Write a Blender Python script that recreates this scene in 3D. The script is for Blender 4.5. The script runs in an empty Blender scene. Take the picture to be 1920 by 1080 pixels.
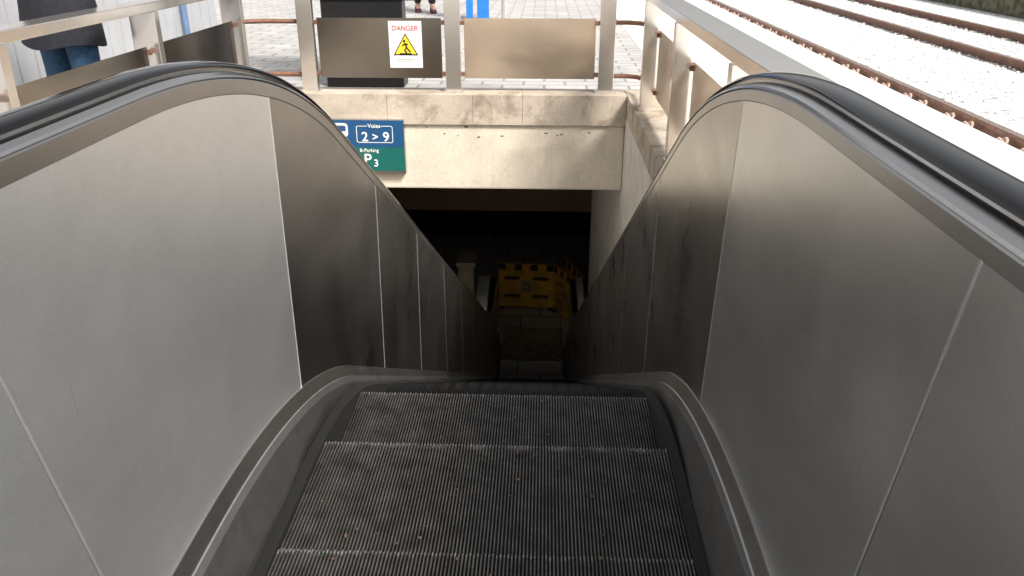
import bpy, bmesh, math, random
from mathutils import Vector, Matrix
random.seed(7)
R = math.radians
scene = bpy.context.scene
col = scene.collection

# ------------------------------------------------------------------ helpers
def link(o, parent=None):
    col.objects.link(o)
    if parent: o.parent = parent
    return o

class MB:
    def __init__(s): s.v=[]; s.f=[]; s.m=[]
    def poly(s, pts, mi=0):
        n=len(s.v); s.v += [tuple(p) for p in pts]; s.f.append(tuple(range(n,n+len(pts)))); s.m.append(mi)
    def box(s, x0,x1,y0,y1,z0,z1, mi=0):
        n=len(s.v)
        s.v += [(x0,y0,z0),(x1,y0,z0),(x1,y1,z0),(x0,y1,z0),(x0,y0,z1),(x1,y0,z1),(x1,y1,z1),(x0,y1,z1)]
        for f in ((0,3,2,1),(4,5,6,7),(0,1,5,4),(1,2,6,5),(2,3,7,6),(3,0,4,7)):
            s.f.append(tuple(n+i for i in f)); s.m.append(mi)
    def obox(s, c, ax, ay, az, mi=0):
        n=len(s.v); c=Vector(c); ax=Vector(ax); ay=Vector(ay); az=Vector(az)
        for k in ((-1,-1,-1),(1,-1,-1),(1,1,-1),(-1,1,-1),(-1,-1,1),(1,-1,1),(1,1,1),(-1,1,1)):
            s.v.append(tuple(c+ax*k[0]+ay*k[1]+az*k[2]))
        for f in ((0,3,2,1),(4,5,6,7),(0,1,5,4),(1,2,6,5),(2,3,7,6),(3,0,4,7)):
            s.f.append(tuple(n+i for i in f)); s.m.append(mi)
    def tube(s, pts, r, seg=10, mi=0, caps=True):
        pts=[Vector(p) for p in pts]; rings=[]
        for i,p in enumerate(pts):
            t=(pts[min(i+1,len(pts)-1)]-pts[max(i-1,0)]).normalized()
            a=t.cross(Vector((0,0,1)))
            if a.length<1e-3: a=t.cross(Vector((0,1,0)))
            a.normalize(); b=t.cross(a).normalized()
            rr=r[i] if isinstance(r,(list,tuple)) else r
            n=len(s.v)
            for k in range(seg):
                w=2*math.pi*k/seg; s.v.append(tuple(p+a*math.cos(w)*rr+b*math.sin(w)*rr))
            rings.append(n)
        for i in range(len(rings)-1):
            for k in range(seg):
                k2=(k+1)%seg
                s.f.append((rings[i]+k,rings[i]+k2,rings[i+1]+k2,rings[i+1]+k)); s.m.append(mi)
        if caps:
            s.f.append(tuple(rings[0]+k for k in range(seg))); s.m.append(mi)
            s.f.append(tuple(rings[-1]+k for k in reversed(range(seg)))); s.m.append(mi)
    def loft(s, rings, mi=0, caps=True):
        ns=[]
        for r in rings:
            ns.append(len(s.v)); s.v += [tuple(p) for p in r]
        k=len(rings[0])
        for i in range(len(rings)-1):
            for j in range(k):
                j2=(j+1)%k
                s.f.append((ns[i]+j,ns[i]+j2,ns[i+1]+j2,ns[i+1]+j)); s.m.append(mi)
        if caps:
            s.f.append(tuple(ns[0]+j for j in reversed(range(k)))); s.m.append(mi)
            s.f.append(tuple(ns[-1]+j for j in range(k))); s.m.append(mi)
    def mesh(s, name, mats, smooth=False, bevel=0):
        me=bpy.data.meshes.new(name); me.from_pydata(s.v,[],s.f)
        for m in (mats if isinstance(mats,(list,tuple)) else [mats]): me.materials.append(m)
        me.polygons.foreach_set('material_index', s.m)
        bm=bmesh.new(); bm.from_mesh(me)
        bmesh.ops.recalc_face_normals(bm, faces=bm.faces)
        if bevel>0:
            bmesh.ops.bevel(bm, geom=bm.edges[:], offset=bevel, segments=2, affect='EDGES', profile=.6)
        bm.to_mesh(me); bm.free()
        if smooth:
            me.polygons.foreach_set('use_smooth',[True]*len(me.polygons))
            try: me.set_sharp_from_angle(angle=R(smooth if smooth is not True else 38))
            except Exception: pass
        me.update(); return me
    def build(s, name, mats, parent=None, smooth=False, bevel=0):
        return link(bpy.data.objects.new(name, s.mesh(name,mats,smooth,bevel)), parent)

def tag(o, label=None, cat=None, group=None, kind=None):
    if label: o['label']=label
    if cat: o['category']=cat
    if group: o['group']=group
    if kind: o['kind']=kind
    return o
def thing(name, label, cat, group=None, loc=(0,0,0), rz=0):
    o=bpy.data.objects.new(name,None); link(o); o.location=loc; o.rotation_euler=(0,0,rz)
    o.empty_display_size=.1
    return tag(o,label,cat,group)

# ------------------------------------------------------------------ materials
def new_mat(name):
    m=bpy.data.materials.new(name); m.use_nodes=True
    nt=m.node_tree; b=nt.nodes['Principled BSDF']; return m,nt,b
def coords(nt, scale=(1,1,1), rot=(0,0,0)):
    tc=nt.nodes.new('ShaderNodeTexCoord'); mp=nt.nodes.new('ShaderNodeMapping')
    mp.inputs['Scale'].default_value=scale; mp.inputs['Rotation'].default_value=rot
    nt.links.new(tc.outputs['Object'],mp.inputs['Vector']); return mp.outputs['Vector']
def noise(nt, vec, scale, detail=4, rough=.55, dist=0):
    n=nt.nodes.new('ShaderNodeTexNoise'); n.inputs['Scale'].default_value=scale
    n.inputs['Detail'].default_value=detail; n.inputs['Roughness'].default_value=rough
    n.inputs['Distortion'].default_value=dist
    nt.links.new(vec,n.inputs['Vector']); return n.outputs['Fac']
def ramp(nt, fac, stops):
    r=nt.nodes.new('ShaderNodeValToRGB'); e=r.color_ramp.elements
    while len(e)<len(stops): e.new(.5)
    for i,(p,c) in enumerate(stops):
        e[i].position=p; e[i].color=(c[0],c[1],c[2],1) if isinstance(c,(tuple,list)) else (c,c,c,1)
    nt.links.new(fac,r.inputs['Fac']); return r.outputs['Color']
def mix(nt, a, b, fac, mode='MIX'):
    m=nt.nodes.new('ShaderNodeMix'); m.data_type='RGBA'; m.blend_type=mode
    for k,val in ((6,a),(7,b)):
        if isinstance(val,(tuple,list)): m.inputs[k].default_value=(*val,1)
        else: nt.links.new(val,m.inputs[k])
    if isinstance(fac,(int,float)): m.inputs[0].default_value=fac
    else: nt.links.new(fac,m.inputs[0])
    return m.outputs[2]
def bump(nt,b,h,strength=.3,dist=.01):
    n=nt.nodes.new('ShaderNodeBump'); n.inputs['Strength'].default_value=strength; n.inputs['Distance'].default_value=dist
    nt.links.new(h,n.inputs['Height']); nt.links.new(n.outputs['Normal'],b.inputs['Normal'])
def plain(name, c, rough=.5, metal=0, var=.15, scale=12, coat=0):
    m,nt,b=new_mat(name); v=coords(nt)
    lo=tuple(x*(1-var) for x in c); hi=tuple(min(1,x*(1+var)) for x in c)
    nt.links.new(ramp(nt,noise(nt,v,scale,5),[(.3,lo),(.7,hi)]),b.inputs['Base Color'])
    b.inputs['Roughness'].default_value=rough; b.inputs['Metallic'].default_value=metal
    b.inputs['Coat Weight'].default_value=coat
    return m
def steel(name, lo, hi, r0, r1, tint=(1,.985,.96), metal=1.0, scr=True, smudge=.35, wipe=0, grain=.88):
    m,nt,b=new_mat(name); v=coords(nt)
    n1=noise(nt,v,1.3,4,.5,.2)
    c=ramp(nt,n1,[(.3,tuple(lo*t for t in tint)),(.72,tuple(hi*t for t in tint))])
    n3=noise(nt,v,230,3,.6)
    c=mix(nt,c,ramp(nt,n3,[(.3,grain),(.7,1.0)]),.6,'MULTIPLY')
    if smudge:
        c=mix(nt,c,ramp(nt,noise(nt,v,14,8,.75,.6),[(.42,1.0),(.75,.72)]),smudge,'MULTIPLY')
    if scr:
        for rot,sc in (((.9,0,0),(1,70,3)),((-.6,0,0),(1,3,80))):
            vs=coords(nt,sc,rot)
            s_=ramp(nt,noise(nt,vs,1.4,2,.5),[(.77,0),(.81,.22)])
            c=mix(nt,c,(.13,.12,.11),s_)
        c=mix(nt,c,(.08,.075,.07),ramp(nt,noise(nt,v,24,3,.5),[(.80,0),(.83,.6)]))
    if wipe:
        vw=coords(nt,(1,1.2,4),(.75,0,0))
        c=mix(nt,c,ramp(nt,noise(nt,vw,.9,5,.55,.8),[(.35,.72),(.65,1.25)]),wipe,'MULTIPLY')
    nt.links.new(c,b.inputs['Base Color'])
    b.inputs['Metallic'].default_value=metal
    rr=ramp(nt,noise(nt,v,3,7,.65,.3),[(.3,r0),(.7,r1)])
    nt.links.new(rr,b.inputs['Roughness'])
    bump(nt,b,noise(nt,v,160,3),.03,.002)
    return m
def concrete(name, c, stain=.4, scale=1.0, bstr=.4, rough=.85, spots=True, sp=.73, brown=0):
    m,nt,b=new_mat(name); v=coords(nt)
    a=ramp(nt,noise(nt,v,3*scale,7,.62,.3),[(.28,tuple(x*(1-stain) for x in c)),(.5,c),(.75,tuple(min(1,x*1.15) for x in c))])
    a=mix(nt,a,ramp(nt,noise(nt,v,60*scale,4),[(.3,.8),(.7,1.0)]),.6,'MULTIPLY')
    if spots:
        a=mix(nt,a,(c[0]*.16,c[1]*.14,c[2]*.12),ramp(nt,noise(nt,v,7*scale,9,.75,1.2),[(sp-.06,0),(sp,.85)]))
        vs=coords(nt,(7,7,.8))
        a=mix(nt,a,(c[0]*.45,c[1]*.4,c[2]*.34),ramp(nt,noise(nt,vs,1.2,5,.6),[(.58,0),(.85,.45)]))
    if brown:
        a=mix(nt,a,(c[0]*.34,c[1]*.29,c[2]*.24),ramp(nt,noise(nt,v,2.3,8,.7,.8),[(.50,0),(.62,brown)]))
    nt.links.new(a,b.inputs['Base Color']); b.inputs['Roughness'].default_value=rough
    bump(nt,b,noise(nt,v,90*scale,6,.7),bstr,.006)
    return m
def pavers(name, c1, c2, mort, bw, bh, rough=.8, ms=.012):
    m,nt,b=new_mat(name); v=coords(nt)
    br=nt.nodes.new('ShaderNodeTexBrick'); nt.links.new(v,br.inputs['Vector'])
    br.inputs['Color1'].default_value=(*c1,1); br.inputs['Color2'].default_value=(*c2,1); br.inputs['Mortar'].default_value=(*mort,1)
    br.inputs['Scale'].default_value=1; br.inputs['Brick Width'].default_value=bw; br.inputs['Row Height'].default_value=bh
    br.inputs['Mortar Size'].default_value=ms
    c=mix(nt,br.outputs['Color'],ramp(nt,noise(nt,v,3,7,.65),[(.3,.7),(.65,1.0)]),.8,'MULTIPLY')
    nt.links.new(c,b.inputs['Base Color']); b.inputs['Roughness'].default_value=rough
    return m

M={}
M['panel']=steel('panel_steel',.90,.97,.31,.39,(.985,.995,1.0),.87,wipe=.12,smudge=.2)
M['panel_shade']=steel('panel_steel_shaded',.46,.56,.26,.34,(1,.975,.95),1.0,wipe=.4,smudge=.25)  # same panel steel, darker reflections painted into the colour
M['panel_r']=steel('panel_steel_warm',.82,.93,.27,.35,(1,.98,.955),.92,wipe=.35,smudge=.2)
M['panel_r_shade']=steel('panel_steel_warm_shaded',.54,.64,.25,.34,(1,.96,.92),1.0,wipe=.35,smudge=.25)  # right-hand panel steel, darker reflections painted into the colour
M['trim']=steel('trim_steel',.46,.56,.28,.36,(1,.985,.965),1.0,scr=False,smudge=.15)
M['polish']=steel('polished_steel',.60,.70,.18,.24,(1,.985,.965),1.0,scr=False,smudge=.1)
M['bright']=steel('bright_steel',.78,.88,.3,.4,(1,1,1),.75,scr=False,smudge=.3)
M['strip']=steel('deck_strip_steel',.62,.74,.26,.34,(1,1,1),.88,scr=False,smudge=.5)
M['housing']=plain('newel_housing_steel',(.88,.87,.86),.2,.15,.05,5)
M['deck']=steel('deck_steel',.34,.46,.32,.42,(1,.985,.96),1.0,scr=False,smudge=.6)
M['skirt']=steel('skirt_steel',.34,.56,.32,.44,(1,.985,.965),.95,scr=False,smudge=1.0,wipe=.6)
M['rail_steel']=steel('railing_steel',.80,.86,.16,.22,(1,.95,.88),.88,scr=False,smudge=0,grain=.97)
M['rail_plate']=steel('railing_plate_steel',.28,.38,.16,.24,(1,.92,.82),1.0,scr=False,smudge=.1,grain=.95)
M['rail_glow']=steel('railing_plate_sunglow',.80,.90,.20,.28,(1,.80,.60),.82,scr=False,smudge=.1,wipe=.6,grain=.95)  # plate steel with a warm sunlit glow put into its tint
M['rubber']=plain('black_rubber',(.002,.002,.002),.06,0,.3,30)
M['brush']=plain('black_brush',(.003,.003,.003),.9,0,.4,200)
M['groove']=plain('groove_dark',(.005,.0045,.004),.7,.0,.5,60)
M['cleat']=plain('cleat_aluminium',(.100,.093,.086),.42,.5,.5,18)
M['tip']=plain('worn_aluminium',(.17,.168,.16),.45,.4,.7,90)
M['comb']=plain('comb_metal',(.36,.34,.31),.25,.6,.4,8)
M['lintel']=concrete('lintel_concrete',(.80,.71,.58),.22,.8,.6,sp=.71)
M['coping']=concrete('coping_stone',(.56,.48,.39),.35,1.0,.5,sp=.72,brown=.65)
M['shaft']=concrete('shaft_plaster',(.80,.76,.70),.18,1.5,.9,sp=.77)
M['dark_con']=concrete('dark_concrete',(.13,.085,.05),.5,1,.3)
M['unlit_wall']=plain('unlit_wall',(.012,.010,.009),.9)  # dark of the unlit passage painted as wall colour
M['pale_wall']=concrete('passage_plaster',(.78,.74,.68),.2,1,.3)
M['pier']=concrete('stair_concrete',(.50,.43,.34),.3,1,.3)
M['piermetal']=plain('dim_pier_metal',(.26,.22,.17),.45,.3,.4,5)
M['pav']=pavers('platform_pavers',(.58,.565,.55),(.49,.475,.46),(.30,.29,.28),.34,.17)
M['plat_light']=concrete('platform_edge_concrete',(.88,.87,.85),.05,.6,.2,.8,False)
M['tile']=pavers('passage_tiles',(.62,.58,.53),(.52,.48,.43),(.16,.15,.13),.6,.6,.14,.008)
M['rust']=plain('rusty_rail',(.20,.10,.065),.6,.2,.35,20)
M['rail_top']=plain('rail_head_worn',(.36,.28,.24),.4,.6,.2,30)
M['clip']=plain('rusty_clip',(.52,.38,.32),.6,.0,.3,40)
M['sleeper']=concrete('sleeper_concrete',(.74,.72,.70),.15,2,.2,.85,False)
M['moss']=plain('mossy_wall',(.13,.125,.08),.95,0,.7,7)
M['white']=plain('white_paint',(.8,.8,.79),.5,0,.05)
M['kiosk']=plain('kiosk_grey_metal',(.46,.47,.49),.4,.0,.08,3)
M['blackp']=plain('black_powdercoat',(.012,.012,.013),.4,0,.3)
M['glassy']=plain('black_screen_glass',(.006,.006,.008),.08)
M['blue']=plain('blue_paint',(.02,.18,.58),.4)
M['dblue']=plain('dull_blue_paint',(.12,.20,.34),.5)
M['sblue']=plain('sign_blue',(.012,.080,.20),.4,0,.06)
M['sgreen']=plain('sign_green',(.007,.125,.108),.4,0,.06)
M['red']=plain('sign_red',(.62,.10,.10),.5)
M['yellow']=plain('sign_yellow',(.88,.66,.03),.5,0,.08)
M['barrier']=plain('barrier_yellow',(.76,.43,.045),.5,0,.3,6)
M['blk']=plain('black_print',(.012,.012,.012),.5)
M['dullwhite']=plain('dull_white_sticker',(.35,.33,.30),.6)
M['faint']=plain('faint_grey_print',(.45,.45,.45),.5)
M['coat']=plain('dark_navy_cloth',(.012,.013,.02),.85,0,.4,60)
M['jean']=plain('blue_denim',(.025,.075,.15),.8,0,.35,60)
M['skin']=plain('skin',(.55,.34,.25),.5,0,.06)
M['hair']=plain('brown_hair',(.03,.018,.01),.6,0,.4,80)
M['shoe']=plain('black_shoe',(.02,.02,.02),.5)
M['pink']=plain('dull_pink_shoe',(.10,.035,.045),.6,0,.9,25)
M['eye']=plain('eye_dark',(.02,.015,.01),.2)
M['leaf']=plain('dry_leaf',(.10,.055,.03),.7,0,.5,90)
m,nt,b=new_mat('ballast_gravel'); v=coords(nt)
vo=nt.nodes.new('ShaderNodeTexVoronoi'); vo.inputs['Scale'].default_value=17; nt.links.new(v,vo.inputs['Vector'])
c=ramp(nt,vo.outputs['Distance'],[(.0,.92),(.5,.80),(.8,.36)])
c=mix(nt,c,ramp(nt,noise(nt,v,.8,5),[(.3,.8),(.7,1.0)]),1,'MULTIPLY')
nt.links.new(c,b.inputs['Base Color']); b.inputs['Roughness'].default_value=.9
M['ballast']=m
M['stone']=plain('ballast_stone',(.78,.77,.76),.9,0,.2,9)
M['ground']=plain('far_ground',(.28,.27,.24),.95,0,.3,.4)

# ------------------------------------------------------------------ curves of the escalator
T30=math.tan(R(30))
def pathZ(z0,c,Rr,z1):
    ya=(c-z0)/T30; yb=(c-z1)/T30; T=Rr*math.tan(R(15)); ct=T*math.cos(R(30))
    def f(y):
        if y<ya-T: return z0
        if y<ya+ct: d=y-(ya-T); return z0-(Rr-math.sqrt(Rr*Rr-d*d))
        if y<yb-ct: return c-T30*y
        if y<yb+T: d=(yb+T)-y; return z1+(Rr-math.sqrt(Rr*Rr-d*d))
        return z1
    return f
ZG=-1.19; ZF=-5.5; CX=-.11
Zs=pathZ(ZG,-.042,1.5,ZF)
Zd=pathZ(-1.004,.028,2.3,-5.32)
ZH={1:pathZ(-.210,.872,2.4,-4.44), -1:pathZ(-.220,.850,2.4,-4.44)}
YA,YE=-.6,10.35
def frange(a,b,s):
    n=max(1,int(round((b-a)/s))); return [a+(b-a)*i/n for i in range(n+1)]
def sweep(mb, prof, path, x0, sg, mi=0, closed=False):
    n=len(path); rings=[]
    for i,(y,z) in enumerate(path):
        a=path[max(i-1,0)]; c=path[min(i+1,n-1)]
        ty,tz=c[0]-a[0],c[1]-a[1]; l=math.hypot(ty,tz); ty/=l; tz/=l
        st=len(mb.v)
        for (pa,pb) in prof: mb.v.append((x0+sg*pa, y-tz*pb, z+ty*pb))
        rings.append(st)
    k=len(prof)
    for i in range(n-1):
        for j in range(k if closed else k-1):
            j2=(j+1)%k
            mb.f.append((rings[i]+j,rings[i]+j2,rings[i+1]+j2,rings[i+1]+j)); mb.m.append(mi)
RN=.27
def hand_path(Zh):
    p=[]
    for k in range(0,13):
        w=R(270-15*k); p.append((YA+RN*math.cos(w), Zh(YA)-RN+RN*math.sin(w)))
    p+= [(y,Zh(y)) for y in frange(YA,YE,.06)[1:-1]]
    for k in range(0,13):
        w=R(90-15*k); p.append((YE+RN*math.cos(w), Zh(YE)-RN+RN*math.sin(w)))
    return p
esc=thing('escalator','brushed steel escalator with black rubber handrails running down into the dark underpass','escalator')
# seams as (y at the top, y at the bottom)
seams={-1:[(-.25,-.15),(.70,.865),(1.66,1.75),(2.69,2.75),(3.6,3.62)]+[(q,q) for q in (4.6,5.6,6.6,7.6,8.6,9.6)],
        1:[(-.18,-.12),(.745,.914),(1.83,1.82),(2.90,2.84),(3.79,3.73)]+[(q,q) for q in (4.77,5.77,6.77,7.77,8.77,9.6)]}
for sg,xp,xh in ((1,-.615,-.653),(-1,.395,.438)):
    side=-sg; Zh=ZH[sg]; HP=hand_path(Zh); A=abs(xh-xp)+.0022; sm=seams[1 if sg==1 else -1]
    TB=.064 if sg==1 else .056
    mb=MB(); prof=[]
    for k in range(0,13):
        w=R(-20+220*k/12); prof.append((.027*math.cos(w), -.009+.009*math.sin(w)))
    prof += [(-.018,-.015),(.018,-.015)]
    sweep(mb,prof,HP,xh,sg,closed=True)
    mb.build('handrail',M['rubber'],esc,smooth=True)
    mb=MB(); sweep(mb,[(-.018,-.010),(-.020,-.022),(-.036,-.028),(-.037,-.032),(A-.002,-.032),(A-.0005,-.030),(A-.0025,-.026),(.030,-.0205),(.020,-.019),(.018,-.010)],HP,xh,sg,closed=True)
    mb.build('handrail_guide',M['polish'],esc,smooth=20)
    mb=MB(); sweep(mb,[(-.039,-.0325),(-.039,-TB),(A-.0026,-TB),(A-.0008,-TB+.002),(A-.0008,-.035),(A-.0026,-.0325)],HP,xh,sg,closed=True)
    mb.build('top_trim',M['trim'],esc)
    ys=[(YA,YA)]+sm+[(YE,YE)]
    for i in range(len(ys)-1):
        (ta,ba),(tc_,bc)=ys[i],ys[i+1]; ta+=.0025; ba+=.0025; tc_-=.0025; bc-=.0025
        mb=MB(); n=max(2,int((tc_-ta)/.06))
        for j in range(n):
            f0,f1=j/n,(j+1)/n
            t0,t1=ta+(tc_-ta)*f0,ta+(tc_-ta)*f1; b0,b1=ba+(bc-ba)*f0,ba+(bc-ba)*f1
            q=[(xp,b0,Zd(b0)-.02),(xp,b1,Zd(b1)-.02),(xp,t1,Zh(t1)-.05),(xp,t0,Zh(t0)-.05)]
            mb.poly(q); mb.poly([(x-sg*.012,y,z) for x,y,z in reversed(q)])
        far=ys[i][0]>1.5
        bmat=(M['panel_shade'] if far else M['panel']) if sg==1 else (M['panel_r_shade'] if far else M['panel_r'])  # panels past the first bend use the copies with shade painted in
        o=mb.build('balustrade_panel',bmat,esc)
        bm=bmesh.new(); bm.from_mesh(o.data); bmesh.ops.remove_doubles(bm,verts=bm.verts,dist=1e-4); bm.to_mesh(o.data); bm.free()
    for yt,yb_ in sm:
        mb=MB(); a=Vector((0,yb_,Zd(yb_)-.002)); c_=Vector((0,yt,Zh(yt)-.052)); h=(c_-a)
        mb.obox((xp-sg*.0026,(a.y+c_.y)/2,(a.z+c_.z)/2),(.0034,0,0),(0,.0021,0),h/2)
        mb.build('joint_strip',M['bright'],esc)
    mb=MB(); xo=xh-sg*.041; yy=frange(YA,YE,.12)
    for j in range(len(yy)-1):
        y0,y1=yy[j],yy[j+1]; mb.poly([(xo,y0,Zs(y0)-.75),(xo,y1,Zs(y1)-.75),(xo,y1,Zh(y1)-.06),(xo,y0,Zh(y0)-.06)])
    mb.build('outer_cladding',M['trim'],esc)
    for yc,zc,dr in ((YE,Zh(YE)-RN,1),(YA,Zh(YA)-RN,-1)):
        mb=MB(); pts=[(yc+dr*(RN-.05)*math.cos(R(90-15*k)), zc+(RN-.05)*math.sin(R(90-15*k))) for k in range(13)]
        zb=zc-RN-.50
        pts += [(yc,zb)]
        mb.poly([(xp,y,z) for y,z in pts]); mb.poly([(xo,y,z) for y,z in reversed(pts)])
        mb.box(min(xp,xo)+.004,max(xp,xo)-.004,min(yc,yc+dr*.08),max(yc,yc+dr*.08),zb,zc)
        mb.build('newel',M['bright'],esc)
    xa,xb=(xo-.15,xo-.002) if sg==1 else (xo+.002,xo+.085)
    zt=ZH[sg](YE)+.03; rr=.24; mb=MB(); prf=[(9.55,zt-rr)]+[(9.79+.0-rr*math.cos(R(15*k)),zt-rr+rr*math.sin(R(15*k))) for k in range(1,7)]+[(10.35+rr*math.sin(R(15*k)),zt-rr+rr*math.cos(R(15*k))) for k in range(7)]+[(10.59,ZF),(9.55,ZF)]
    mb.loft([[(xa,y,z) for y,z in prf],[(xb,y,z) for y,z in prf]])
    mb.build('newel_housing',M['housing'],esc,smooth=True)
    DP=[(y,Zd(y)) for y in frange(YA,YE+.1,.05)]
    mb=MB(); sweep(mb,[(-.002,.003),(.003,.003),(.017,-.028),(.018,-.034)],DP,xp,sg)
    mb.build('inner_deck',M['deck'],esc,smooth=12)
    mb=MB(); sweep(mb,[(.016,-.0285),(.021,-.0285),(.025,-.046),(.024,-.050)],DP,xp,sg)
    mb.build('deck_strip',M['strip'],esc,smooth=12)
    mb=MB(); sweep(mb,[(.021,-.046),(.0245,-.050),(.050,-.150),(.050,-.5)],DP,xp,sg)
    mb.build('skirt_panel',M['skirt'],esc,smooth=12)
    SP=[(y,Zs(y)) for y in frange(YA,YE,.05)]
    xs=xp+sg*.0505
    mb=MB(); sweep(mb,[(.0,.012),(.004,.012),(.010,.008),(.023,.005),(.023,-.25),(0,-.25)],SP,xs,sg)
    mb.build('skirt_brush',M['brush'],esc)

SW=.431
def step_mesh(seed, lit):
    rnd=random.Random(seed); mb=MB(); n=110; pitch=2*SW/n; L=.4
    mb.box(-SW-.003,SW+.003,0,L-.004,-.03,-.011,0)
    mb.box(-SW,SW,L-.030,L-.012,-.24,-.010,0)
    for i in range(n):
        x=-SW+pitch*(i+.5); w=.0014
        tb=.004+rnd.random()*.010; tf=.003+rnd.random()*.006
        ex=.0015 if i%2 else -.0015
        mb.box(x-w,x+w,tf,L-tb,-.0115,0,1)
        mb.box(x-w*1.1,x+w*1.1,L-tb,L+ex,-.016,.0003,2)
        mb.box(x-w,x+w,-.008+rnd.random()*.006,tf,-.0115,-.0005,2 if rnd.random()<.4 else 1)
        mb.box(x-w,x+w,L-.013,L-.003,-.24,-.016,0)
    return mb.mesh('step',[M['groove'],M['cleat'] if lit else M['groove'],M['tip'] if lit else M['groove']])  # unlit steps use the dark material for cleats too, shade as colour
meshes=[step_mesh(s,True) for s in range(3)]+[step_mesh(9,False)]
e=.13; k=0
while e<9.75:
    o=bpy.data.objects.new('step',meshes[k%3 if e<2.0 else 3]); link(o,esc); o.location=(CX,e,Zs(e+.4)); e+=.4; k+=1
mb=MB(); mb.box(CX-.44,CX+.44,-1.0,.0,ZG-.05,ZG+.004); mb.box(CX-.44,CX+.44,0,.125,ZG-.05,ZG+.008)
for i in range(60): mb.box(CX-.42+i*.0141,CX-.416+i*.0141,-.98,.12,ZG+.006,ZG+.012)
mb.build('comb_plate',M['cleat'],esc)
mb=MB(); mb.box(CX-.44,CX+.44,9.95,11.0,ZF-.05,ZF+.008)
for i in range(60): mb.box(CX-.42+i*.0141,CX-.416+i*.0141,9.96,10.98,ZF+.006,ZF+.012)
mb.build('comb_plate',M['comb'],esc)
mb=MB(); 
for i in range(45):
    x=CX+random.uniform(-.4,.4); y=random.uniform(1.25,2.1); st=int((y-.13)/.4); z=Zs(.13+.4*(st+1))+.003
    s=random.uniform(.002,.006); a=random.random()*6.28
    mb.poly([(x+s*math.cos(a+w)*q,y+s*math.sin(a+w)*q,z+random.random()*.005) for w,q in ((0,1.3),(1.3,.6),(2.6,1),(3.6,.7),(5,.8))])
tag(mb.build('leaf_litter',M['leaf']),'crumbs of brown dry leaf scattered over the escalator steps','litter',kind='stuff')

# ------------------------------------------------------------------ ground, platform
def holed(name, mat, x0,x1,y0,y1, hx0,hx1,hy0,hy1, z):
    mb=MB(); X=[x0,hx0,hx1,x1]; Y=[y0,hy0,hy1,y1]
    for i in range(3):
        for j in range(3):
            if i==1 and j==1: continue
            mb.poly([(X[i],Y[j],z),(X[i+1],Y[j],z),(X[i+1],Y[j+1],z),(X[i],Y[j+1],z)])
    return mb.build(name,mat)
PX=2.75
tag(holed('platform',M['pav'],-16,PX-.5,-30,60,-2.2,.75,.12,6.05,ZG),kind='structure')
mb=MB(); mb.box(PX-.5,PX,-30,60,ZG-.35,ZG+.003); mb.box(1.0,PX-.5,-30,60,ZG+.002,ZG+.004)
tag(mb.build('platform_edge',M['plat_light']),kind='structure')
mb=MB(); mb.poly([(PX-.1,-30,-1.46),(8.2,-30,-1.46),(8.2,60,-1.46),(PX-.1,60,-1.46)])
tag(mb.build('track_bed',M['ballast']),kind='structure')
mb=MB(); mb.box(8.15,14,-30,60,-1.6,-1.0)
tag(mb.build('opposite_platform',M['moss']),kind='structure')
tag(holed('ground',M['ground'],-600,600,-600,600,-15.9,13.9,-29.9,59.9,-1.5),kind='structure')
mb=MB()
for i in range(8000):
    x=random.uniform(2.8,7.6); y=random.uniform(4.5,20); s=random.uniform(.012,.030); z=-1.455
    q=Matrix.Rotation(random.random()*6.28,3,Vector((random.random(),random.random(),random.random()+.1)).normalized())
    n=len(mb.v); 
    for d in ((1,0,0),(-1,0,0),(0,1,0),(0,-1,0),(0,0,.8),(0,0,-.8)):
        p=q@Vector(d)*s*random.uniform(.7,1.2); mb.v.append((x+p.x,y+p.y,z+p.z))
    for f in ((0,2,4),(2,1,4),(1,3,4),(3,0,4),(2,0,5),(1,2,5),(3,1,5),(0,3,5)): mb.f.append(tuple(n+a for a in f)); mb.m.append(0)
tag(mb.build('ballast',M['stone']),'pale crushed stone ballast lying between the rails','gravel',kind='stuff')
RZ=-1.35
for x,lab in ((3.35,'rusty rail with round clips nearest the platform edge'),(5.22,'middle rusty rail, second from the platform'),(6.49,'rusty rail farthest from the platform, by the mossy wall')):
    t=thing('rail',lab,'rail',loc=(x,0,0))
    mb=MB(); mb.box(-.07,.07,-20,50,RZ-.15,RZ-.13); mb.box(-.012,.012,-20,50,RZ-.13,RZ-.035); mb.box(-.036,.036,-20,50,RZ-.035,RZ-.006)
    mb.build('rail_body',M['rust'],t)
    mb=MB(); mb.box(-.03,.03,-20,50,RZ-.006,RZ); mb.build('rail_head',M['rail_top'],t)
SLY=[4.9+.84*i for i in range(22)]
sl=MB(); sl.box(-.0,2.65,-.12,.12,-.1,0)
for i,y in enumerate(SLY):
    t=sl.build('sleeper',M['sleeper']); t.location=(2.9,y,-1.456); tag(t,'pale concrete sleeper half buried under the rails','sleeper','sleepers under the near rails')
def clip_mesh():
    mb=MB(); 
    for dx in (-.070,):
        pts=[(dx+.026*math.cos(R(a)),.042*math.sin(R(a)),.02+.015*math.cos(R(2*a))) for a in range(0,361,30)]
        mb.tube(pts,.012,8)
        mb.box(dx-.022,dx+.02,-.016,.016,-.03,.025)
    return mb.mesh('rail_clip',M['clip'],smooth=True)
cm=clip_mesh()
for y in SLY:
    for d in (-.16,.16):
        o=bpy.data.objects.new('rail_clip',cm); link(o); o.location=(3.33,y+d,-1.42); tag(o,'round rusty clip gripping the foot of the nearest rail','clip','rail clips along the near rail')

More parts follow.
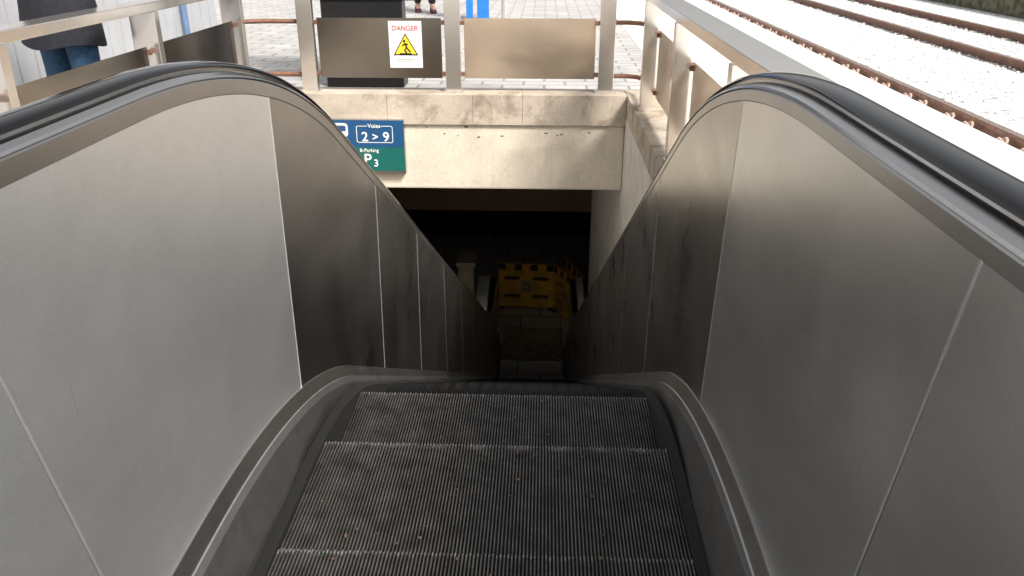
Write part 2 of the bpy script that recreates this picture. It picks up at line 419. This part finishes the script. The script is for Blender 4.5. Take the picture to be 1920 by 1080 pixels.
# ------------------------------------------------------------------ the stairwell
ZC=-1.1
def wall(name,label,mat,boxes,cat='wall'):
    mb=MB()
    for b_ in boxes: mb.box(*b_)
    return tag(mb.build(name,mat),label,cat)
wall('stairwell_wall','rough pale plaster wall of the stairwell to the right of the escalator',M['shaft'],[(.585,.79,-1.2,9.4,ZF-.1,ZC-.16)])
wall('stairwell_wall','pale plaster wall of the stairwell on the far side of the stairs',M['shaft'],[(-2.25,-2.055,-1.2,9.4,ZF-.1,ZC-.16)])
t=thing('lintel_beam','deep cream concrete beam spanning the escalator opening behind the blue sign','beam')
mb=MB(); mb.box(-2.05,.583,5.9,6.35,-1.80,-1.30); mb.build('beam_face',M['lintel'],t,bevel=.014)
mb=MB(); rc=random.Random(3)
for (x,z) in ((-.62,-1.40),(-.47,-1.41),(-.30,-1.40),(.02,-1.375),(.10,-1.39),(.13,-1.385),(-.72,-1.385),(.33,-1.37),(-.85,-1.34),(-.56,-1.335)):
    n=11; s=rc.uniform(.005,.013); mb.poly([(x+s*1.6*rc.uniform(.4,1.2)*math.cos(6.283*k/n),5.8985,z+s*.7*rc.uniform(.4,1.2)*math.sin(6.283*k/n)) for k in range(n)])
mb.build('chipped_pits',M['dark_con'],t)
t=thing('stone_coping','stained grey stone coping along the far edge of the stairwell','coping')
xs=[-2.2,-1.125,-.51,-.153,.585]
for a,c in zip(xs[:-1],xs[1:]):
    mb=MB(); mb.box(a+.0008,c-.0008,5.875,6.12,-1.315,ZC); mb.build('coping_stone',M['coping'],t,bevel=.003)
t=thing('stone_coping','stone coping under the railing on the railway side of the stairwell','coping')
ys=[-1.2,.2,1.6,3.0,4.3,5.6,6.12]
for a,c in zip(ys[:-1],ys[1:]):
    mb=MB(); mb.box(.588,.80,a+.0008,c-.0008,-1.263,ZC-.001); mb.build('coping_stone',M['coping'],t,bevel=.003)
t=thing('stone_coping','stone coping beneath the left railing beside the stairs','coping')
for a,c in zip(ys[:-1],ys[1:-1]+[5.87]):
    mb=MB(); mb.box(-2.26,-2.05,a+.0008,c-.0008,-1.262,ZC-.001); mb.build('coping_stone',M['coping'],t,bevel=.003)
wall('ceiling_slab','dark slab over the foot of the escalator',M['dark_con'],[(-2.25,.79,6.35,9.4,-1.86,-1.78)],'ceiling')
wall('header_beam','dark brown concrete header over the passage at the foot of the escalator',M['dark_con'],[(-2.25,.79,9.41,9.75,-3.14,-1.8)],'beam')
wall('passage_wall','far wall of the underground passage with its darkness painted in',M['unlit_wall'],[(-9,6,15.0,15.2,ZF,-3.1)])
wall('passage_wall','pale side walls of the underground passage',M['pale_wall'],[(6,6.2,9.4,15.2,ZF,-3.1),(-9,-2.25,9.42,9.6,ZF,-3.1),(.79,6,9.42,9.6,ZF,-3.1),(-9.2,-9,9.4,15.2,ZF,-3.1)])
mb=MB(); mb.box(-9,6,9.76,15.2,-3.13,-3.0); tag(mb.build('ceiling',M['pale_wall']),kind='structure')
mb=MB(); mb.box(-9,6,-1.2,15.2,ZF-.2,ZF); tag(mb.build('floor',M['tile']),kind='structure')
mb=MB(); n=25; rise=(ZG-ZF)/n; tr=.345
for i in range(1,n):
    mb.box(-2.05,-.90 if i>20 else -.74,.12+tr*(i-1),.12+tr*i+.02,ZG-rise*i-.35,ZG-rise*i)
tag(mb.build('staircase',M['pier']),'concrete stairs going down to the left of the escalator','stairs')
t=thing('metal_pier','short dim metal clad pier at the foot of the stairs','pier')
mb=MB(); mb.box(-1.02,-.83,9.3,9.62,ZF,-3.83); mb.build('pier_shaft',M['piermetal'],t,bevel=.01)
mb=MB(); mb.box(-1.045,-.805,9.27,9.65,-3.828,-3.77); mb.build('pier_cap',M['piermetal'],t,bevel=.008)
t=thing('stair_handrail','dark tubular handrail descending beside the stairs','handrail')
mb=MB(); mb.tube([(-1.98,.3,-.35),(-1.98,9.0,-4.65)],.022); mb.build('rail_tube',M['blackp'],t,smooth=True)
for y in (1.5,3.5,5.5,7.5):
    z=-.35-(y-.3)*4.3/8.7; mb=MB(); mb.tube([(-1.98,y,z),(-1.98,y,z-.06),(-2.05,y,z-.08)],.009); mb.build('bracket',M['blackp'],t)

# ------------------------------------------------------------------ railings
ZR=-.42
def brackets(t, pts, axis):
    for (x,y,z) in pts:
        mb=MB(); mb.box(x-.016,x+.016,y-.016,y+.016,z-.014,z+.014); mb.tube([(x,y-.02,z),(x,y+.02,z)] if axis=='y' else [(x-.02,y,z),(x+.02,y,z)],.007,8)
        mb.build('panel_clamp',M['rust'],t,bevel=0)
def run(label, posts, axis, fixed, plates, ext, mats):
    t=thing('metal_railing',label,'railing'); hw=.055 if axis=='x' else .07
    for p in posts:
        mb=MB()
        x,y=(p,fixed) if axis=='x' else (fixed,p)
        mb.box(x-hw,x+hw,y-.028,y+.028,ZC,ZR-.002); mb.build('post',M['rail_steel'],t,bevel=.003)
        mb=MB(); mb.box(x-.075,x+.075,y-.045,y+.045,ZC+.001,ZC+.010); mb.build('base_plate',M['rail_steel'],t)
    mb=MB()
    if axis=='x': mb.box(ext[0],ext[1],fixed-.05,fixed+.05,ZR,ZR+.045)
    else: mb.box(fixed-.065,fixed+.065,ext[0],ext[1],ZR,ZR+.05)
    mb.build('top_rail',M['rail_steel'],t,bevel=.004)
    for i,(a,c) in enumerate(plates):
        mb=MB(); z0,z1=-1.006,-.593
        if axis=='x':
            yy=fixed-.0; mb.box(a,c,yy-.002,yy+.002,z0,z1)
            br=[(a-.012,yy,z0+.03),(a-.012,yy,z1-.03),(c+.012,yy,z0+.03),(c+.012,yy,z1-.03)]
        else:
            mb.box(fixed+.02,fixed+.024,a,c,z0,z1)
            br=[(fixed+.022,a-.012,z0+.03),(fixed+.022,a-.012,z1-.03),(fixed+.022,c+.012,z0+.03),(fixed+.022,c+.012,z1-.03)]
        mb.build('infill_panel',mats[i],t)
        brackets(t,br,'y' if axis=='x' else 'x')
    return t
pl,pc=M['rail_plate'],M['rail_glow']  # one plate steel in two tones, dark reflection and warm glow painted in
bk=run('steel railing with two infill panels across the far end of the stairwell',[-1.69,-.65,.436],'x',6.0,[(-1.61,-.73),(-.57,.356)],(-2.07,.59),[pl,pc])
rt=run('steel railing with infill panels between stairwell and railway tracks',[1.56,2.84,4.12,5.4],'y',.69,[(1.64,2.76),(2.92,4.04),(4.20,5.32)],(-1.0,5.93),[pc]*3)
lf=run('steel railing on the left side of the stairwell in front of the person',[.56,1.87,3.18,4.54,5.85],'y',-2.15,[(.64,1.79),(1.95,3.10),(3.26,4.46),(4.62,5.77)],(-1.0,6.04),[pc,pc,pl,pl])
for z in (-.62,-.985):
    mb=MB(); mb.tube([(.47,6.02,z),(.58,6.02,z),(.66,5.97,z),(.70,5.86,z),(.70,5.42,z)],.016,10); mb.build('corner_tube',M['rust'],bk,smooth=True)
    mb=MB(); mb.tube([(-1.72,6.02,z),(-2.0,6.02,z),(-2.1,5.98,z),(-2.14,5.9,z)],.016,10); mb.build('corner_tube',M['rust'],bk,smooth=True)

# ------------------------------------------------------------------ writing
def text(name, s, size, x, y, z, mat, parent, align='CENTER', ext=.0008, bold=0.0, sx=1):
    cu=bpy.data.curves.new(name,'FONT'); cu.body=s; cu.size=size; cu.align_x=align; cu.extrude=ext; cu.offset=bold
    tmp=bpy.data.objects.new(name+'_tmp',cu); col.objects.link(tmp)
    dg=bpy.context.evaluated_depsgraph_get(); me=bpy.data.meshes.new_from_object(tmp.evaluated_get(dg))
    bpy.data.objects.remove(tmp)
    me.transform(Matrix.Translation((x,y,z))@Matrix.Rotation(R(90),4,'X')@Matrix.Diagonal((sx,1,1,1)))
    me.materials.clear(); me.materials.append(mat)
    return link(bpy.data.objects.new(name,me),parent)
def flat(name, pts, y, mat, parent, th=.0015):
    mb=MB(); n=len(pts)
    mb.poly([(a,y,c) for a,c in pts]); mb.poly([(a,y+th,c) for a,c in reversed(pts)])
    for i in range(n):
        a=pts[i]; c=pts[(i+1)%n]; mb.poly([(a[0],y,a[1]),(a[0],y+th,a[1]),(c[0],y+th,c[1]),(c[0],y,c[1])])
    return mb.build(name,mat,parent)
def outline_rr(x0,x1,z0,z1,r,n=5):
    p=[]
    for cx,cz,a0 in ((x1-r,z1-r,0),(x0+r,z1-r,90),(x0+r,z0+r,180),(x1-r,z0+r,270)):
        for k in range(n+1): w=R(a0+90*k/n); p.append((cx+r*math.cos(w),cz+r*math.sin(w)))
    return p
def ring(name, outer, inner, y, mat, parent):
    mb=MB(); n=len(outer)
    for i in range(n):
        j=(i+1)%n
        mb.poly([(outer[i][0],y,outer[i][1]),(outer[j][0],y,outer[j][1]),(inner[j][0],y,inner[j][1]),(inner[i][0],y,inner[i][1])])
    return mb.build(name,mat,parent)

sx1=-1.005; sx0=-1.72; sy=5.84
t=thing('direction_sign','blue and green direction sign reading Voies 2 > 9 and P3 under the coping','sign')
mb=MB(); mb.box(sx0,sx1,sy,sy+.05,-1.672,-1.275); mb.build('sign_box',M['trim'],t,bevel=.003)
zm=-1.475
mb=MB(); mb.box(sx0+.004,sx1-.004,sy-.004,sy-.001,zm,-1.279); mb.build('blue_field',M['sblue'],t)
mb=MB(); mb.box(sx0+.004,sx1-.004,sy-.0042,sy-.001,-1.650,zm-.001); mb.build('green_field',M['sgreen'],t)
yf=sy-.006
bx0,bx1=-1.350,-1.085
ring('number_frame',outline_rr(bx0,bx1,-1.442,-1.318,.014),outline_rr(bx0+.005,bx1-.005,-1.437,-1.323,.010),yf,M['white'],t)
mb=MB(); mb.box(-1.268,-1.167,yf-.0015,yf-.0005,-1.336,-1.305); mb.build('blue_field',M['sblue'],t)
text('lettering','Voies',.042,(bx0+bx1)/2,yf-.002,-1.332,M['white'],t,bold=.0004)
text('lettering','2',.096,-1.290,yf,-1.430,M['white'],t,bold=.0014)
text('lettering','>',.078,-1.215,yf,-1.425,M['white'],t,bold=.0014)
text('lettering','9',.096,-1.136,yf,-1.430,M['white'],t,bold=.0014)
text('lettering','B-Parking',.036,-1.265,yf,-1.510,M['white'],t,bold=.0003)
text('lettering','P',.114,-1.280,yf,-1.603,M['white'],t,bold=.0014)
text('lettering','3',.074,-1.220,yf,-1.617,M['white'],t,bold=.0010)
ring('train_symbol',outline_rr(-1.52,-1.41,-1.40,-1.30,.025),outline_rr(-1.505,-1.425,-1.36,-1.318,.01),yf,M['white'],t)
flat('train_symbol',[(-1.515,-1.42),(-1.415,-1.42),(-1.415,-1.412),(-1.515,-1.412)],yf,M['white'],t)

cx=-.985; z0,z1=-.932,-.612; yd=5.985
t=thing('danger_sign','white DANGER notice with yellow slipping hazard triangle on the railing panel','sign')
mb=MB(); mb.box(cx-.117,cx+.117,yd,yd+.004,z0,z1); mb.build('sign_plate',M['white'],t,bevel=.001)
yf=yd-.002
text('lettering','DANGER',.047,cx,yf,z1-.063,M['red'],t,bold=.0002,sx=.98)
tri=lambda s,cz:[(cx-s,cz-s*.62),(cx+s,cz-s*.62),(cx,cz+s*1.10)]
flat('warning_triangle',tri(.088,-.79),yf,M['blk'],t)
flat('warning_triangle',tri(.075,-.79),yf-.001,M['yellow'],t)
yg=yf-.0035
def fig(ptsl,w):
    mb=MB()
    for (a,c) in ptsl:
        a=Vector(a)*1.25;c=Vector(c)*1.25; d=(c-a).normalized(); nrm=Vector((-d.y,d.x))*w
        mb.poly([(cx+p.x,yg,-.795+p.y) for p in (a+nrm,c+nrm,c-nrm,a-nrm)])
    return mb.build('falling_figure',M['blk'],t)
fig([((-.004,.028),(.006,.004)),((.006,.004),(.018,-.012)),((.018,-.012),(.028,-.022)),((.006,.004),(-.006,-.012)),((-.006,-.012),(.006,-.026)),((-.003,.025),(-.018,.012)),((-.003,.025),(.014,.018)),((-.034,-.031),(.034,-.031))],.0045)
flat('falling_figure',[(cx-.008+.009*math.cos(R(a)),-.795+.048+.009*math.sin(R(a))) for a in range(0,360,30)],yg,M['blk'],t)
for zz,w0 in ((-.874,.075),(-.886,.06)):
    mb=MB(); mb.box(cx-w0,cx+w0,yf,yf+.001,zz,zz+.0035); mb.build('small_print',M['faint'],t)

# ------------------------------------------------------------------ yellow barrier
t=thing('folding_barrier','yellow and black plastic folding barrier blocking the foot of the escalator','barrier')
def bpanel(a, c, h=.72, sign=True):
    a=Vector((a[0],a[1],ZF+.03)); c=Vector((c[0],c[1],ZF+.03)); L=(c-a).length; d=(c-a)/L; nrm=Vector((d.y,-d.x,0))
    if nrm.y>0: nrm=-nrm
    mb=MB(); up=Vector((0,0,1))
    def cell(s0,s1,h0,h1,th,mi=0,off=0):
        mb.obox(a+d*(s0+s1)/2+up*(h0+h1)/2+nrm*off, d*(s1-s0)/2, nrm*th, up*(h1-h0)/2, mi)
    S=[0,.10*L,.38*L,.62*L,.90*L,L]; H=[0,.15,.21,.45,.51,h-.14,h-.13,h]
    for i in range(5):
        for j in range(7):
            if i in (1,3) and j in (1,3): continue
            cell(S[i],S[i+1],H[j],H[j+1],.015)
    nb=7
    for k in range(nb):
        s0=L*(k+.06)/nb
        if k%2==0: cell(s0,s0+L/nb*.88,h-.105,h-.004,.003,1,.0165)
    cell(.02,.09,-.03,0,.05,1); cell(L-.09,L-.02,-.03,0,.05,1)
    o=mb.build('barrier_panel',[M['barrier'],M['blk']],t)
    if sign:
        sb=MB(); p=a+d*(L*.5)+up*.35+nrm*.018
        sb.obox(p,d*.075,nrm*.001,up*.10,0)
        q=p+nrm*.003+up*.005
        sb.poly([q-d*.06-up*.05,q+d*.06-up*.05,q+up*.055],1)
        q=q+nrm*.001
        sb.poly([q-d*.043-up*.041,q+d*.043-up*.041,q+up*.036],2)
        q=q+nrm*.001
        sb.poly([q-d*.006-up*.03,q+d*.006-up*.03,q+d*.006+up*.005,q-d*.006+up*.005],1)
        sb.build('warning_sticker',[M['dullwhite'],M['blk'],M['yellow']],o)
bpanel((-.66,11.72),(.20,11.66)); bpanel((.215,11.64),(.53,11.0)); bpanel((.36,11.95),(.60,11.3),sign=False)

# ------------------------------------------------------------------ platform furniture
t=thing('information_totem','black information display totem standing behind the far railing','display',loc=(-1.43,6.75,ZG))
mb=MB(); mb.box(-.31,.31,-.11,.11,.004,.09); mb.build('plinth',M['blackp'],t,bevel=.006)
mb=MB(); mb.box(-.34+.02,.34-.02,-.085,.085,.09,.66); mb.build('pedestal',M['blackp'],t,bevel=.008)
mb=MB(); mb.box(-.43,.43,-.10,.10,.66,2.1); mb.build('display_case',M['blackp'],t,bevel=.01)
mb=MB(); mb.box(-.38,.38,-.106,-.101,.72,2.04); mb.build('screen',M['glassy'],t)
t=thing('ribbed_kiosk','pale grey ribbed kiosk wall on the platform behind the person','kiosk')
mb=MB(); y=1.0
while y<8.6:
    mb.box(-6.2,-3.32,y+.012,min(y+.20,8.6)-.012,ZG,1.0); y+=.20
mb.box(-6.2,-3.345,1.0,8.6,ZG+.02,.98); mb.build('wall_panelling',M['kiosk'],t)
mb=MB(); mb.box(-6.4,-3.1,.8,8.8,1.0,1.12); mb.build('roof',M['kiosk'],t)
mb=MB(); mb.box(-3.318,-3.30,1.0,8.6,ZG,ZG+.12); mb.build('base_trim',M['trim'],t)
mb=MB(); mb.tube([(-3.27,7.7,ZG),(-3.27,7.7,1.0)],.028,12); tag(mb.build('downpipe',M['dblue'],t,smooth=True),'thin dull blue vertical pipe')
t=thing('sign_stand','bright blue twin post sign stand on the far pavement','sign stand',loc=(-.93,11.8,ZG))
mb=MB(); mb.box(-.15,-.06,-.04,.04,0,2.2); mb.build('post',M['blue'],t,bevel=.008)
mb=MB(); mb.box(.0,.16,-.04,.04,0,2.2); mb.build('post',M['blue'],t,bevel=.008)
mb=MB(); mb.box(-.3,.3,-.03,.03,1.5,2.3); mb.build('board',M['blue'],t,bevel=.006)
t=thing('steel_bollard','slim grey steel bollard right of the blue posts','bollard',loc=(-.55,11.7,ZG))
mb=MB(); mb.tube([(0,0,0),(0,0,1.0)],.045,14); mb.build('bollard_shaft',M['rail_steel'],t,smooth=True)
mb=MB(); mb.tube([(0,0,1.0),(0,0,1.02),(0,0,1.05)],[.055,.055,.02],14); mb.build('bollard_cap',M['trim'],t,smooth=True)

# ------------------------------------------------------------------ people
def skin_obj(name, verts, edges, rad, mat, parent, sub=2, root=0):
    me=bpy.data.meshes.new(name); me.from_pydata(verts,edges,[])
    o=bpy.data.objects.new(name+'_tmp',me); col.objects.link(o)
    o.modifiers.new('s','SKIN'); sv=me.skin_vertices[0].data
    for i,r in enumerate(rad):
        sv[i].radius=(r,r) if not isinstance(r,tuple) else r; sv[i].use_root=(i==root)
    sm=o.modifiers.new('u','SUBSURF'); sm.levels=sub; sm.render_levels=sub
    dg=bpy.context.evaluated_depsgraph_get(); m2=bpy.data.meshes.new_from_object(o.evaluated_get(dg))
    bpy.data.objects.remove(o)
    m2.materials.clear(); m2.materials.append(mat); m2.polygons.foreach_set('use_smooth',[True]*len(m2.polygons))
    return link(bpy.data.objects.new(name,m2),parent)
def person(label, loc, rz, top, bottom, shoe, coatlen=.62, stride=0, front=False):
    t=thing('person',label,'person',loc=loc,rz=rz)
    V=[(0,0,.95),(0,0,1.12),(0,.01,1.33),(0,.01,1.44),(0,0,1.51),(0,-.012,1.57),(0,-.015,1.64),(0,0,1.69)]
    r=[.12,.105,.12,.09,.052,(.062,.07),(.075,.09),(.068,.078)]
    E=[(0,1),(1,2),(2,3),(3,4),(4,5),(5,6),(6,7)]
    hx,hy,hz=(.11,-.20,.16) if front else (0,0,0)
    for s in (-1,1):
        n=len(V); st=stride*s
        V+=[(s*.09,0,.88),(s*.10,-.02-st*.5,.50),(s*.10,.01-st,.09),(s*.11,-.14-st,.04)]; r+=[.085,.058,.04,.032]
        E+=[(0,n),(n,n+1),(n+1,n+2),(n+2,n+3)]
        H=lambda x,y,z:(s*(x-hx),y+hy,z+hz)
        n=len(V)
        V+=[(s*.17,.01,1.42),(s*.235,.03,1.14),H(.235,-.07,.90),H(.235,-.10,.83)]; r+=[.06,.043,.028,(.018,.034)]
        E+=[(3,n),(n,n+1),(n+1,n+2),(n+2,n+3)]
        for q,(dy,ln) in enumerate(((-.03,.075),(-.01,.085),(.01,.08),(.028,.062))):
            m=len(V); V+=[H(.235,-.105+dy,.80),H(.232,-.112+dy,.80-ln*.5),H(.222,-.112+dy,.80-ln)]; r+=[.009,.0085,.007]
            E+=[(n+3,m),(m,m+1),(m+1,m+2)]
        m=len(V); V+=[H(.225,-.14,.84),H(.215,-.155,.80)]; r+=[.011,.009]; E+=[(n+3,m),(m,m+1)]
    skin_obj('body',V,E,r,M['skin'],t)
    mb=MB(); mb.tube([(0,-.085,1.655),(0,-.108,1.615),(0,-.09,1.605)],[.006,.014,.008],8)
    for s in (-1,1): mb.tube([(s*.072,0,1.65),(s*.082,.012,1.64),(s*.074,.006,1.60)],[.012,.014,.007],8)
    mb.build('nose_and_ears',M['skin'],t,smooth=True)
    for s in (-1,1):
        mb=MB(); mb.tube([(s*.03,-.082,1.65),(s*.03,-.093,1.65)],[.012,.006],8); mb.build('eye',M['eye'],t,smooth=True)
    mb=MB(); mb.tube([(-.022,-.088,1.575),(0,-.096,1.573),(.022,-.088,1.575)],.005,6); mb.build('mouth',M['red'],t,smooth=True)
    skin_obj('hair',[(0,.03,1.60),(0,.02,1.70),(0,-.03,1.73)],[(0,1),(1,2)],[.075,.085,.05],M['hair'],t)
    mb=MB()
    def ell(z,rx,ry,oy=0,n=28): 
        return [(rx*math.cos(2*math.pi*k/n)*(1+.04*math.sin(5*2*math.pi*k/n+z*9)),oy+ry*math.sin(2*math.pi*k/n)*(1+.04*math.cos(4*2*math.pi*k/n+z*7)),z+.012*math.sin(3*2*math.pi*k/n)*(z<.8)) for k in range(n)]
    mb.loft([ell(coatlen,.225,.175),ell(coatlen+.15,.215,.165),ell(1.0,.185,.145),ell(1.15,.18,.135),ell(1.32,.20,.14,.01),ell(1.42,.185,.12,.01),ell(1.47,.12,.095,.01),ell(1.53,.075,.075,.0)])
    for s in (-1,1):
        mb.tube([(s*.13,.01,1.42),(s*.19,.015,1.38),(s*.235,.03,1.14),(s*(.236-hx),-.065+hy,.905+hz)],[.07,.075,.06,.045],12)
    mb.build('coat',top,t,smooth=True)
    V=[(0,0,.92)]; E=[]; r=[.12]
    for s in (-1,1):
        n=len(V); st=stride*s
        V+=[(s*.09,0,.84),(s*.10,-.02-st*.5,.50),(s*.10,.01-st,.10)]; r+=[.10,.075,.062]; E+=[(0,n),(n,n+1),(n+1,n+2)]
    skin_obj('trousers',V,E,r,bottom,t)
    for s in (-1,1):
        st=stride*s; mb=MB()
        def sec(y,w,h): return [(s*.105+w*a,y-st,c) for a,c in ((-1,.004),(1,.004),(1.05,h*.5),(.7,h),(-.7,h),(-1.05,h*.5))]
        mb.loft([sec(.065,.03,.07),sec(.03,.04,.10),(sec(-.05,.042,.085)),sec(-.12,.05,.06),sec(-.175,.045,.045),sec(-.20,.02,.03)])
        mb.build('shoe',shoe,t,smooth=True)
    return t
person('person in a dark coat and blue jeans standing beyond the left railing',(-2.52,4.38,ZG),R(160),M['coat'],M['jean'],M['shoe'],front=True)
person('person in black trousers and dull pink shoes walking on the far pavement',(-1.80,12.9,ZG),R(12),M['coat'],M['blackp'],M['pink'],coatlen=.8,stride=.10)

# ------------------------------------------------------------------ camera, light
cam=bpy.data.cameras.new('camera'); co=bpy.data.objects.new('camera',cam); link(co)
co.location=(0,0,0); co.rotation_euler=(R(90-23.8),0,R(2.21)); cam.lens=28.9; cam.sensor_width=36; cam.clip_start=.02; cam.clip_end=2000
scene.camera=co
w=bpy.data.worlds.new('World'); scene.world=w; w.use_nodes=True; nt=w.node_tree
sky=nt.nodes.new('ShaderNodeTexSky'); sky.sky_type='NISHITA'; sky.sun_disc=False
SE,SA=R(46),R(138)
sky.sun_elevation=SE; sky.sun_rotation=SA; sky.dust_density=5; sky.air_density=1.0
hs=nt.nodes.new('ShaderNodeHueSaturation'); hs.inputs['Saturation'].default_value=.14; hs.inputs['Value'].default_value=1.15
nt.links.new(sky.outputs['Color'],hs.inputs['Color'])
nt.links.new(hs.outputs['Color'],nt.nodes['Background'].inputs['Color']); nt.nodes['Background'].inputs['Strength'].default_value=.15
sl_=bpy.data.lights.new('sun','SUN'); sl_.energy=4.5; sl_.angle=R(12); sl_.color=(1,.94,.86)
so=bpy.data.objects.new('sun',sl_); link(so)
d=Vector((math.sin(SA)*math.cos(SE),math.cos(SA)*math.cos(SE),math.sin(SE)))
so.rotation_euler=d.to_track_quat('Z','Y').to_euler()
scene.view_settings.view_transform='Standard'; scene.view_settings.look='None'; scene.view_settings.exposure=0
